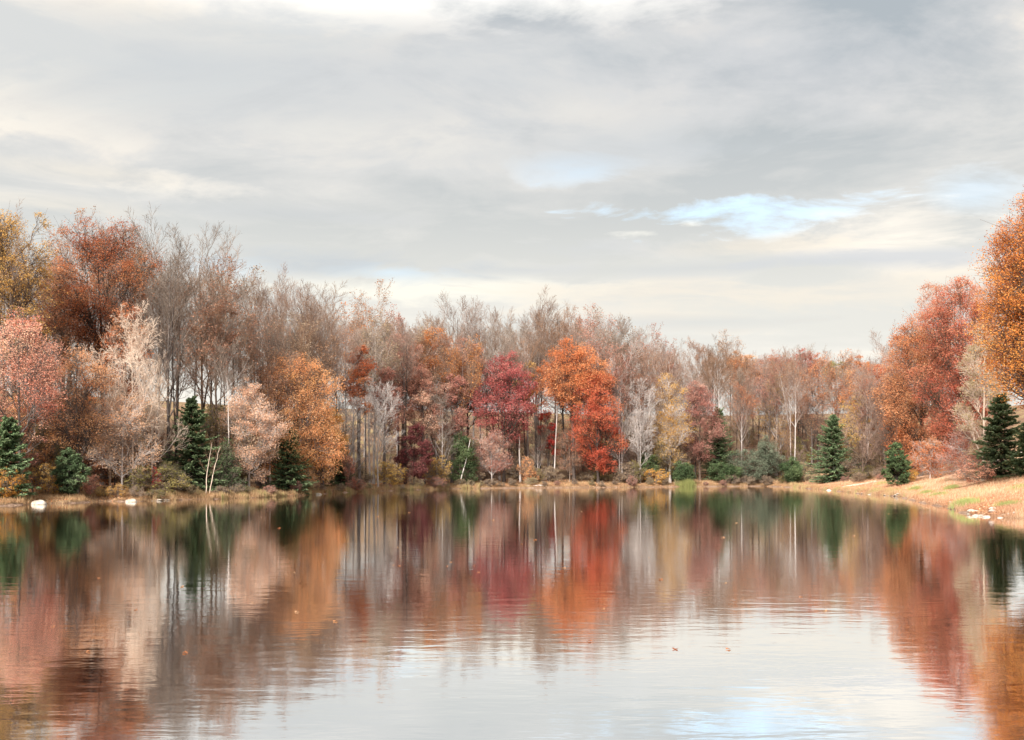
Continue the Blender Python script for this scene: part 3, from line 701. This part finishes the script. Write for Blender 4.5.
OB(BARE[2], 895, 398, 0, 'thin pale trunk standing directly behind the round cedar', 'cream', 'twig_mauve', wid=.5, name='bare_tree', Y=125)
OB(BARE[0], 130, 258, 17, 'bare tree rising behind the right side of the rust-red oak', 'grey', 'twig_brown')

# ---- the wood itself: rows of leafless trees behind the shore
SKY = np.array([(-60, 235), (0, 234), (60, 246), (150, 258), (185, 256), (225, 278), (240, 294), (300, 303), (385, 306), (412, 330), (440, 318), (480, 320), (540, 315), (600, 326),
                (650, 336), (680, 345), (720, 352), (760, 358), (800, 356), (850, 360), (890, 350), (925, 345), (1000, 300), (1100, 240)], float)
ZONES = [(-999, 62, 'behind the coral-pink maple', 'far left'), (62, 150, 'behind the tall rust-red oak', 'rust-red oak'),
         (150, 236, 'behind the left spruce', 'left spruce'), (236, 340, 'behind the peach-orange maple', 'peach-orange maple'),
         (340, 398, 'behind the brick-red crown', 'brick-red crown'), (398, 480, 'behind the maroon tree', 'maroon tree'),
         (480, 540, 'behind the crimson maple', 'crimson maple'), (540, 612, 'behind the orange oak', 'orange oak'),
         (612, 660, 'behind the white bare tree', 'white bare tree'), (660, 712, 'behind the golden-yellow tree', 'golden-yellow tree'),
         (712, 800, 'behind the dark evergreen shrubs', 'dark evergreen shrubs'), (800, 905, 'behind the far spruce', 'far spruce'), (905, 3000, 'behind the right bank oaks', 'right bank oaks')]
def zone(x):
    for a, b, t, k in ZONES:
        if a <= x < b: return t, k
rnd = random.Random(5)
rows = [(5.5, .74, 3.0), (9.5, .84, 3.3), (14, .9, 3.9), (19.5, .95, 4.3), (26, .98, 4.8), (34, .97, 5.2), (44, .97, 6.0)]
nfill = 0
for ri, (d, hf, sp) in enumerate(rows):
    x = -130 + rnd.uniform(0, 30)
    while x < 905:
        dq = d + rnd.uniform(-2, 2); X, Y = at(x, dq + EX(x))
        if not clear(x, dq, 6): x += 5; continue
        z = gz(X, Y)
        Hs = top_h(float(np.interp(x, SKY[:, 0], SKY[:, 1])), Y, z)
        H = Hs * hf * rnd.uniform(.78, 1.06 if ri > 2 else 1.12)
        if d < 15 and x < 165: H *= .62
        t, k = zone(x)
        left = x < 240
        leafy_ = rnd.random() < (.38 if ri in (0, 1, 2) else .28)
        bk = rnd.choice(['grey', 'brown', 'dark', 'dark', 'pale'] if ri > 1 else ['pale', 'pale', 'dark', 'grey']); row_w = ('in front rows', 'in middle rows', 'in back rows')[0 if ri < 2 else 1 if ri < 4 else 2]
        if ri < 4 and (340 < x < 570 or 150 < x < 240): leafy_ = leafy_ and rnd.random() < .35
        if leafy_:
            pr = rnd.choice(BROWN); lf = rnd.choice(['rosebrown', 'brown', 'brown', 'bramble', 'rust'] if x < 560 else ['brown', 'brown', 'bramble', 'rosebrown', 'pink'] if x < 715 else ['rust2', 'rust2', 'rust', 'brown', 'rosebrown'])
            wl = {'rust': 'rusty', 'rust2': 'orange', 'rosebrown': 'rose-brown', 'brown': 'brown', 'bramble': 'tan', 'gold': 'golden', 'pink': 'dusty pink'}[lf]; lab = f'{bk}-trunked tree with thin {wl} leaves {row_w} {t}'; g = f'{bk}-trunked {wl}-leaved trees {row_w} near the {k}'; nm = 'thinning_tree'
        else:
            pr = rnd.choice(STRAIGHT if ri < 4 and (340 < x < 720 or 150 < x < 240) else BARE); lf = None
            lab = f'{bk}-trunked leafless tree {row_w} {t}'; g = f'{bk}-trunked leafless trees {row_w} near the {k}'; nm = 'bare_tree'
        s = H / 19.4; wd = rnd.uniform(.85, 1.1)
        r = pr.place(X, Y, lab, 'tree', g, (s * wd, s * wd, s), None, lean=(rnd.uniform(-.03, .03), rnd.uniform(-.03, .03)), name=nm)
        mm = {'trunk': BARK[bk], 'branches': BARK[rnd.choice(['twig_brown', 'twig_brown', 'twig_grey', 'twig_mauve'] if x < 560 else ['twig_grey', 'twig_mauve', 'twig_mauve', 'twig_brown'])]}
        if lf: mm['leaves'] = LEAF[lf]
        setmats(r, mm); nfill += 1
        x += sp * F / Y * rnd.uniform(.75, 1.25)
# trees behind the right bank group
for (x, Y, yt) in ((915, 128, 348), (935, 135, 330), (962, 125, 300), (985, 112, 300), (1005, 100, 270), (900, 150, 352), (1100, 100, 250), (1150, 88, 230), (1190, 96, 235), (1240, 82, 200), (1290, 92, 215), (1130, 118, 280), (1210, 112, 260), (1330, 80, 190)):
    r = OB(rnd.choice(BARE), x, yt, 0, f'leafless grey-brown tree in the wood {zone(max(x,905))[0]}', 'brown', 'twig_rust', group='leafless trees of the wood near the right bank oaks', Y=Y)
    nfill += 1
print('fill trees', nfill)

# ---- saplings along the front of the wood
ns = 0
for (da, db, gap, x0) in ((2.5, 6, 2.1, -10), (7, 12, 2.2, -10), (13, 20, 2.4, -10), (22, 30, 2.8, -10)):
    x = x0
    while x < 900:
        dq = rnd.uniform(da, db); X, Y = at(x, dq + EX(x)); t, k = zone(x)
        if not clear(x, dq, 4): x += 6; continue
        if (340 < x < 570 or 150 < x < 240) and da > 5 and rnd.random() < .6: x += 9; continue
        if rnd.random() < (.5 if not 340 < x < 560 else .65):
            bk = rnd.choice(['pale', 'grey', 'brown']); tw = rnd.choice(['twig_grey', 'twig_mauve', 'twig_brown', 'pale' if 340 < x < 720 else 'twig_brown'])
            s = rnd.uniform(.55, 1.15)
            r = rnd.choice(SAP).place(X, Y, f'thin bare {bk}-stemmed sapling {"near the water" if da < 5 else "farther in"} {t}', 'tree', f'{bk}-stemmed saplings {"near the water" if da < 5 else "farther in"} near the {k}', (s, s, s), None, name='sapling')
            setmats(r, {'trunk': BARK[bk], 'branches': BARK[tw]})
        else:
            lf, word = rnd.choice([('bramble', 'tan'), ('bramble', 'tan'), ('brown', 'brown'), ('olivebush', 'olive'), ('rosebrown', 'rose-brown'), ('gold', 'golden') if x < 480 else ('bramble', 'tan'), ('olivebush', 'olive') if x > 600 else ('peach', 'peach')])
            s = rnd.uniform(.55, 1.05); w_ = s * rnd.uniform(.9, 1.3)
            r = rnd.choice(UND).place(X, Y, f'low thin tree with {word} leaves {"near the water" if da < 5 else "farther in"} {t}', 'tree', f'low {word} trees {"near the water" if da < 5 else "farther in"} near the {k}', (w_, w_, s), None, name='understorey_tree')
            setmats(r, {'trunk': BARK[rnd.choice(['grey', 'brown', 'twig_grey'])], 'crown': LEAF[lf]})
        ns += 1
        x += gap * F / Y * rnd.uniform(.6, 1.4)
print('saplings', ns)

# ---- shrubs
def shrub(x, d, h, wd, leaf, label, group=None, name='shrub', stem='twig_grey', Y=None):
    if Y is None: X, Y = at(x, d)
    else: X = (x - 512) / F * Y
    r = rnd.choice(SHRUB).place(X, Y, label, 'shrub', group, (wd / 3.4, wd / 3.4, h / 2.6), None, name=name)
    setmats(r, {'stems': BARK[stem], 'foliage': LEAF[leaf]}); return r
shrub(12, 1.8, 2.3, 2.4, 'amber', 'orange-yellow shrub at the water below the far left spruce')
shrub(48, 4.5, 2.6, 2.6, 'gold', 'yellow-green bush between the coral-pink maple and short dark cedar')
shrub(92, 2.6, 1.6, 1.8, 'coral', 'pinkish-orange shrub right of the short dark cedar')
shrub(157, 3, 2.2, 1.7, 'scarlet', 'bright red shrub left of the left spruce')
shrub(170, 4, 2.6, 2.6, 'green', 'green bush between the red shrub and the left spruce')
shrub(305, 1.5, 1.2, 2.2, 'tangreen', 'yellow-green shrub at the waterline right of the small spruce')
shrub(346, 3, 4.2, 2.8, 'coral', 'salmon-red bush right of the amber-yellow maple')
shrub(356, 1.0, 1.1, 1.1, 'scarlet', 'tiny dark red shrub at the waterline')
shrub(392, 3, 3.0, 4.0, 'gold', 'straw-yellow bush left of the maroon tree')
shrub(436, 2.5, 4.0, 4.0, 'gold', 'straw-yellow bush right of the maroon tree')
shrub(530, 3, 3.6, 3.2, 'peach', 'light orange bush right of the crimson maple')
shrub(636, 3, 3.2, 3.2, 'olivebush', 'olive-yellow bush left of the roots of the white bare tree')
shrub(656, 2, 2.2, 4.0, 'amber', 'orange-yellow shrub low beside the golden-yellow tree')
shrub(912, 0, 2.6, 2.8, 'gold', 'golden bush in front of the rusty-orange oak', Y=104)
shrub(978, 0, 2.0, 3.0, 'coral', 'pinkish shrub at the foot of the tan-green tree', Y=82)
nsh = 0
for row, (d0, d1, h0, h1, gap) in enumerate(((.35, 1.6, .6, 1.5, 1.7), (2.6, 4.6, 1.6, 3.0, 2.3), (6, 10, 1.8, 3.4, 3.2))):
    x = 100 + rnd.uniform(0, 20) if row == 0 else -5
    while x < 885:
        t, k = zone(x); X, Y = at(x, 5)
        lf, word = rnd.choice([('bramble', 'brown'), ('bramble', 'brown'), ('bramble', 'brown'), ('olivebush', 'olive'), ('rosebrown', 'reddish-brown'), ('tangreen', 'tan')] if x > 150 else [('bramble', 'brown'), ('peach', 'peach'), ('gold', 'yellow'), ('rust2', 'orange')])
        h = rnd.uniform(h0, h1); dq = rnd.uniform(d0, d1)
        if row and not clear(x, dq): x += 6; continue
        shrub(x, dq + EX(x), h, h * rnd.uniform(1.2, 2.0), lf, f'{word} {"waterside" if row == 0 else "woodland"} bush on the slope {t}'.replace('slope behind', 'bank below' if row < 2 else 'slope behind'),
              f'{word} {"waterside" if row == 0 else "woodland"} bushes near the {k}'); nsh += 1
        x += gap * F / Y * rnd.uniform(.6, 1.5)
print('shrubs', nsh)

# leaning pale stems
def stem(name, pts, r0, label, bark='cream'):
    P = np.array([p for p in pts], float); K = 10
    t = np.linspace(0, len(P) - 1, K); Q = np.stack([np.interp(t, range(len(P)), P[:, j]) for j in range(3)], -1)
    rng = np.random.default_rng(int(abs(P[0, 0] * 10))); Q[1:-1] += rng.normal(0, .012, (K - 2, 3))
    o0 = Q[0].copy(); Q -= o0
    R = np.linspace(r0, r0 * .35, K)
    root = thing(name, o0[0], o0[1], label, 'tree', None, 0, o0[2])
    obj('trunk', mesh('trunk', [tubes(Q, R, 7)], [BARK[bark]], True), root)
    L, M_ = grow(Q[None], R[None], 8, .45, 1, .28, (40, 8), 4, .5, rng, .1, .1, .008)
    L2, M2 = grow(L, M_, 6, .2, 1, .5, (40, 8), 3, .5, rng, .1, .1, .007)
    obj('branches', mesh('branches', [tubes(L, M_, 4), tubes(L2, M2, 3)], [BARK['twig_brown']]), root)
X, Y = at(206, 1.6); z = gz(X, Y)
stem('leaning_tree', [(X, Y, z - .2), (X + .05, Y, z + 1.5), (X + .5, Y, z + 4.4)], .048, 'left stem of the two leaning pale stems beside the left spruce')
X2, Y2 = at(209, 1.7); z2 = gz(X2, Y2)
stem('leaning_tree', [(X2, Y2, z2 - .2), (X2 + .35, Y2, z2 + 1.8), (X2 + .95, Y2, z2 + 4.0)], .045, 'more slanted stem of the two leaning pale stems beside the left spruce')
X, Y = at(459, 2.0); z = gz(X, Y)
stem('leaning_tree', [(X, Y - .8, z - .2), (X + .9, Y - .8, z + 3), (X + 1.5, Y - .6, z + 6.0)], .09, 'slender pale stem leaning in front of the rhododendron', 'pale')

# fallen branches on the right bank
def log(x, ypx, z0, L, r, ang, label, seed):
    X, Y = px2w(x, ypx, z0); rng = np.random.default_rng(seed); K = 12; t = np.linspace(-.5, .5, K) * L
    px_ = t * math.cos(ang); py_ = t * math.sin(ang) + np.cumsum(rng.normal(0, .05, K))
    P = np.stack([px_, py_, height(X + px_, Y + py_) - gz(X, Y) + r * .9], -1)
    R_ = r * np.linspace(1.1, .5, K)
    root = thing('fallen_branch', X, Y, label, 'branch', None, 0)
    A, B = grow(P[None], R_[None], 6, .25, .98, .22, (45, 10), 4, .5, rng, .06, .12, .012)
    obj('limb', mesh('limb', [tubes(P, R_, 7)], [BARK['brown']], True), root)
    obj('twigs', mesh('twigs', [tubes(A, B, 4)], [BARK['twig_brown']]), root)
log(921, 478.5, 2.0, 4.6, .09, .12, 'long fallen branch lying on the slope right of the round cedar', 1)
log(938, 484, 1.6, 2.6, .07, -.5, 'short fallen branch nearer the water below the rusty-orange oak', 2)

# ------------------------------------------------------------------ rocks
def rock_mat(name, a, b):
    m, n = mat(name); tcn = n.n('ShaderNodeTexCoord').outputs['Object']
    f = n.noise(tcn, 2.4, 6, .65); c = n.ramp(f, [(.35, a), (.62, b)])
    bp = n.n('ShaderNodeBump', {'Height': f, 'Strength': .6, 'Distance': .08})
    n.n('ShaderNodeOutputMaterial', {0: n.n('ShaderNodeBsdfDiffuse', {0: c, 'Normal': bp.outputs[0]})}); return m
RK = rock_mat('pale_rock', (.26, .215, .175), (.60, .53, .45)); RK2 = rock_mat('grey_rock', (.36, .31, .28), (.66, .58, .52))
def rock_mesh(seed, m, n=14):
    rng = np.random.default_rng(seed); th = np.linspace(0, math.pi, n); ph = np.linspace(0, 2 * math.pi, 2 * n, endpoint=False)
    T, Pp = np.meshgrid(th, ph, indexing='ij')
    v = np.stack([np.sin(T) * np.cos(Pp), np.sin(T) * np.sin(Pp), np.cos(T)], -1)
    k = rng.normal(size=(9, 3)); k = norm(k); rr = np.ones(T.shape)
    for q in k:
        dd = (v * q).sum(-1); cut = rng.uniform(.55, .85); rr = np.minimum(rr, np.where(dd > .05, cut / np.maximum(dd, .05), 9))
    v = v * rr[..., None] + .02 * np.sin(v * 9 + seed)
    v = v * np.array([.5, .42, .36]) + np.array([0, 0, .1])
    return mesh('rock', [(v.reshape(-1, 3), grid_quads(n, 2 * n, 1), 0, None)], [m], True)
def rock(name, x, ypx, s, label, me, group=None):
    X, Y = px2w(x, ypx); o = obj(name, me, None, (X, Y, max(gz(X, Y), -.05) - .02 * s[2])); o.scale = s; o.rotation_euler = (0, 0, rnd.uniform(-.4, .4))
    return tag(o, label, 'rock', group)
R0 = [rock_mesh(i, RK if i % 3 else RK2) for i in range(6)]
rock('boulder', 39, 504.6, (1.15, .9, .95), 'larger cream boulder at the waterline near the left edge', R0[2])
rock('boulder', 131, 502.0, (.9, .8, .75), 'smaller cream boulder at the waterline under the creamy maple', R0[2])
rock('boulder', 315, 494.6, (1.3, 1.0, .55), 'flat white rock at the waterline left of the peach-orange maple', R0[4])
for x in list(np.linspace(948, 1012, 26)) :
    yy = float(np.interp(x, [p[0] for p in SHORE_PX], [p[1] for p in SHORE_PX])) - rnd.uniform(-.6, 2.2)
    s = rnd.uniform(.16, .42)
    rock('stone', x + rnd.uniform(-3, 3), yy, (s * rnd.uniform(.9, 1.6), s, s * .8), 'pale stone in the scatter along the right bank waterline', rnd.choice(R0), 'stones along the right bank waterline')
for i in range(16):
    x = rnd.uniform(832, 905); yy = float(np.interp(x, [p[0] for p in SHORE_PX], [p[1] for p in SHORE_PX])) + rnd.uniform(-.5, .1); s = rnd.uniform(.25, .6)
    rock('stone', x, yy, (s * 1.7, s, s * .45), 'flat pale stone by the reeds below the sandy path', rnd.choice(R0), 'flat stones by the reeds below the sandy path')
for i in range(12):
    x = rnd.uniform(525, 545) if i < 7 else rnd.uniform(150, 180); yy = float(np.interp(x, [p[0] for p in SHORE_PX], [p[1] for p in SHORE_PX])) - .1; s = rnd.uniform(.3, .7)
    if i < 7: rock('stone', x, yy, (s * 1.5, s, s * .7), 'pale stone on the far shore right of the crimson maple', rnd.choice(R0), 'stones on the far shore below the crimson maple')
    else: rock('stone', x, yy, (s * 1.3, s, s * .5), 'pale stone on the shore below the left spruce', rnd.choice(R0), 'stones on the shore below the left spruce')

# ------------------------------------------------------------------ grasses and litter (nobody could count them)
def blades(name, X, Y, h, wd, tint, m, seed, lean=.35):
    rng = np.random.default_rng(seed); n = len(X); Z = height(X, Y)
    ok = Z > -.12; X, Y, Z, h, tint = X[ok], Y[ok], Z[ok], h[ok], tint[ok]; n = len(X)
    a = rng.uniform(0, 6.28, n); u = np.stack([np.cos(a), np.sin(a), np.zeros(n)], -1) * wd
    b = rng.uniform(0, 6.28, n); ln = np.stack([np.cos(b), np.sin(b), np.zeros(n)], -1) * (h * rng.uniform(.1, 1, n) * lean)[:, None]
    B = np.stack([X, Y, Z - .02], -1); T = B + ln; T[:, 2] += h; M = B + ln * .35; M[:, 2] += h * .55
    v = np.stack([B - u, B + u, M + u * .8, M - u * .8, M - u * .8, M + u * .8, T + u * .12, T - u * .12], 1).reshape(-1, 3)
    q = np.arange(len(v)).reshape(-1, 4)
    return tag(obj(name, mesh(name, [(v, q, 0, np.repeat(tint, 8))], [m])), kind='stuff')
def along(n, x0, x1, d0, d1, seed, k=1.0):
    rng = np.random.default_rng(seed); xs = rng.uniform(x0, x1, n); d = d0 + (d1 - d0) * rng.uniform(0, 1, n) ** k
    Y = shY(xs) + d; return (xs - 512) / F * Y, Y, rng
def clump(X, Y, s=.8): return .5 + .5 * np.sin(X * s * 1.3 + 1.2 * np.sin(Y * s)) * np.cos(Y * s * .9 + np.sin(X * .7 * s))
X, Y, g_ = along(60000, -10, 800, -.1, 7, 401, 1.3); c_ = clump(X, Y)
blades('dry_grass', X, Y, g_.uniform(.12, .55, len(X)) * (.3 + 1.0 * c_ * clump(X + 9, Y, 2.1)), .012, np.clip(.05 + .5 * c_ * g_.uniform(0, 1, len(X)), 0, .6), LEAF['grass'], 1)
tag(bpy.data.objects['dry_grass'], 'straw-coloured dry grass along the far shore under the wood', 'grass')
X, Y, g_ = along(30000, 165, 480, -.45, 1.3, 402, 1.3); c_ = clump(X, Y, 1.9); k_ = g_.uniform(0, 1, len(X)) < c_ * 1.1; X, Y, c_ = X[k_], Y[k_], c_[k_]
blades('reeds', X, Y, g_.uniform(.15, .75, len(X)) * (.3 + .7 * c_), .012, np.clip(.1 + .9 * g_.uniform(0, 1, len(X)) * c_, 0, 1), LEAF['grass'], 2, .2)
tag(bpy.data.objects['reeds'], 'yellow-green reeds standing at the waterline below the peach-orange maple', 'reeds')
X, Y, g_ = along(34000, 790, 905, -.4, 3.4, 403, 1.3); c_ = clump(X, Y, 1.6); k_ = g_.uniform(0, 1, len(X)) < .15 + c_; X, Y, c_ = X[k_], Y[k_], c_[k_]
blades('marsh_grass', X, Y, g_.uniform(.12, .6, len(X)) * (.3 + .7 * c_), .012, np.clip(.05 + .95 * g_.uniform(0, 1, len(X)) * c_, 0, 1), LEAF['grass'], 3, .25)
tag(bpy.data.objects['marsh_grass'], 'yellow-green marsh grass at the waterline below the sandy path', 'grass')
X, Y, g_ = along(110000, 805, 1100, -.1, 32, 404, 1.7); c_ = clump(X, Y, .5)
blades('bank_grass', X, Y, g_.uniform(.06, .34, len(X)) * (.35 + 1.1 * c_), .009, np.clip(.03 + .75 * c_ * g_.uniform(0, 1.2, len(X)), 0, .75), LEAF['bankgrass'], 4, .6)
tag(bpy.data.objects['bank_grass'], 'short dry orange grass over the open right bank', 'grass')
# fallen leaves on the banks
X, Y, g_ = along(60000, -10, 1090, .3, 16, 405, 1.2); Z = height(X, Y)
cc = np.stack([X, Y, Z + .03], -1)
tag(obj('fallen_leaves', mesh('fallen_leaves', [leaves(cc, .13, g_, g_.uniform(0, 1, len(X)), flat=.15)], [LEAF['litter']])), 'orange and tan fallen leaves strewn over both banks', 'leaves', kind='stuff')
# green tufts on the right bank
def tuft(x, ypx, n, h, r, label, seed):
    X0, Y0 = px2w(x, ypx, .35); rng = np.random.default_rng(seed)
    X = rng.normal(0, r, n); Y = rng.normal(0, r, n)
    while gz(X0, Y0) < .06 and Y0 < 140: Y0 += .3
    o = blades('grass_tuft', X0 + X, Y0 + Y, rng.uniform(.4, 1, n) * h, .011, rng.uniform(.78, 1, n), LEAF['grass'], seed, .5)
    del o['kind']; return tag(o, label, 'grass tuft')
tuft(990, 511, 3200, 1.15, .5, 'large bright green grass tuft above the stones on the right bank', 11)
tuft(966, 504, 1100, .6, .35, 'smaller green grass tuft left of the large one on the right bank', 12)

for i, (tx, ty) in enumerate(((903, 489.5), (915, 492), (926, 495), (938, 497), (1008, 508), (1018, 501), (882, 488.5), (952, 494))):
    o = tuft(tx, ty, 420 + 60 * i % 300, .42 + .05 * (i % 3), .3, 'low yellow-green tuft in the fringe along the right bank waterline', 20 + i); o['group'] = 'low grass tufts along the right bank'

# ------------------------------------------------------------------ leaves floating on the pond
fl = []
for i in range(3):
    rng = np.random.default_rng(700 + i); a = np.linspace(0, 2 * math.pi, 12, endpoint=False); r = .055 * (1 + .35 * np.cos(a * 5 + i)) * rng.uniform(.8, 1.1, 12)
    top = np.stack([np.cos(a) * r, np.sin(a) * r * .8, .012 + .012 * np.cos(a * 2)], -1)
    v = np.concatenate([top, [[0, 0, .006]]]); q = np.array([[12, j, j + 1, (j + 2) % 12] for j in range(0, 12, 2)])
    fl.append(mesh('floating_leaf', [(v, q, 0, np.full(13, .3 * i + .2))], [LEAF['rust2']]))
for i in range(42):
    ypx = 505 + 150 * rnd.random() ** 1.3; x = rnd.uniform(40, 900); X, Y = px2w(x, ypx)
    if sdist(np.array([X]), np.array([Y]))[0] > -1: continue
    o = obj('floating_leaf', rnd.choice(fl), None, (X, Y, .004)); s = rnd.uniform(.45, .95) * (1 if Y < 35 else 1.6); o.scale = (s, s, s); o.rotation_euler = (0, 0, rnd.uniform(0, 6))
    tag(o, 'small dead leaf floating on the open pond', 'leaf', 'leaves floating on the pond')
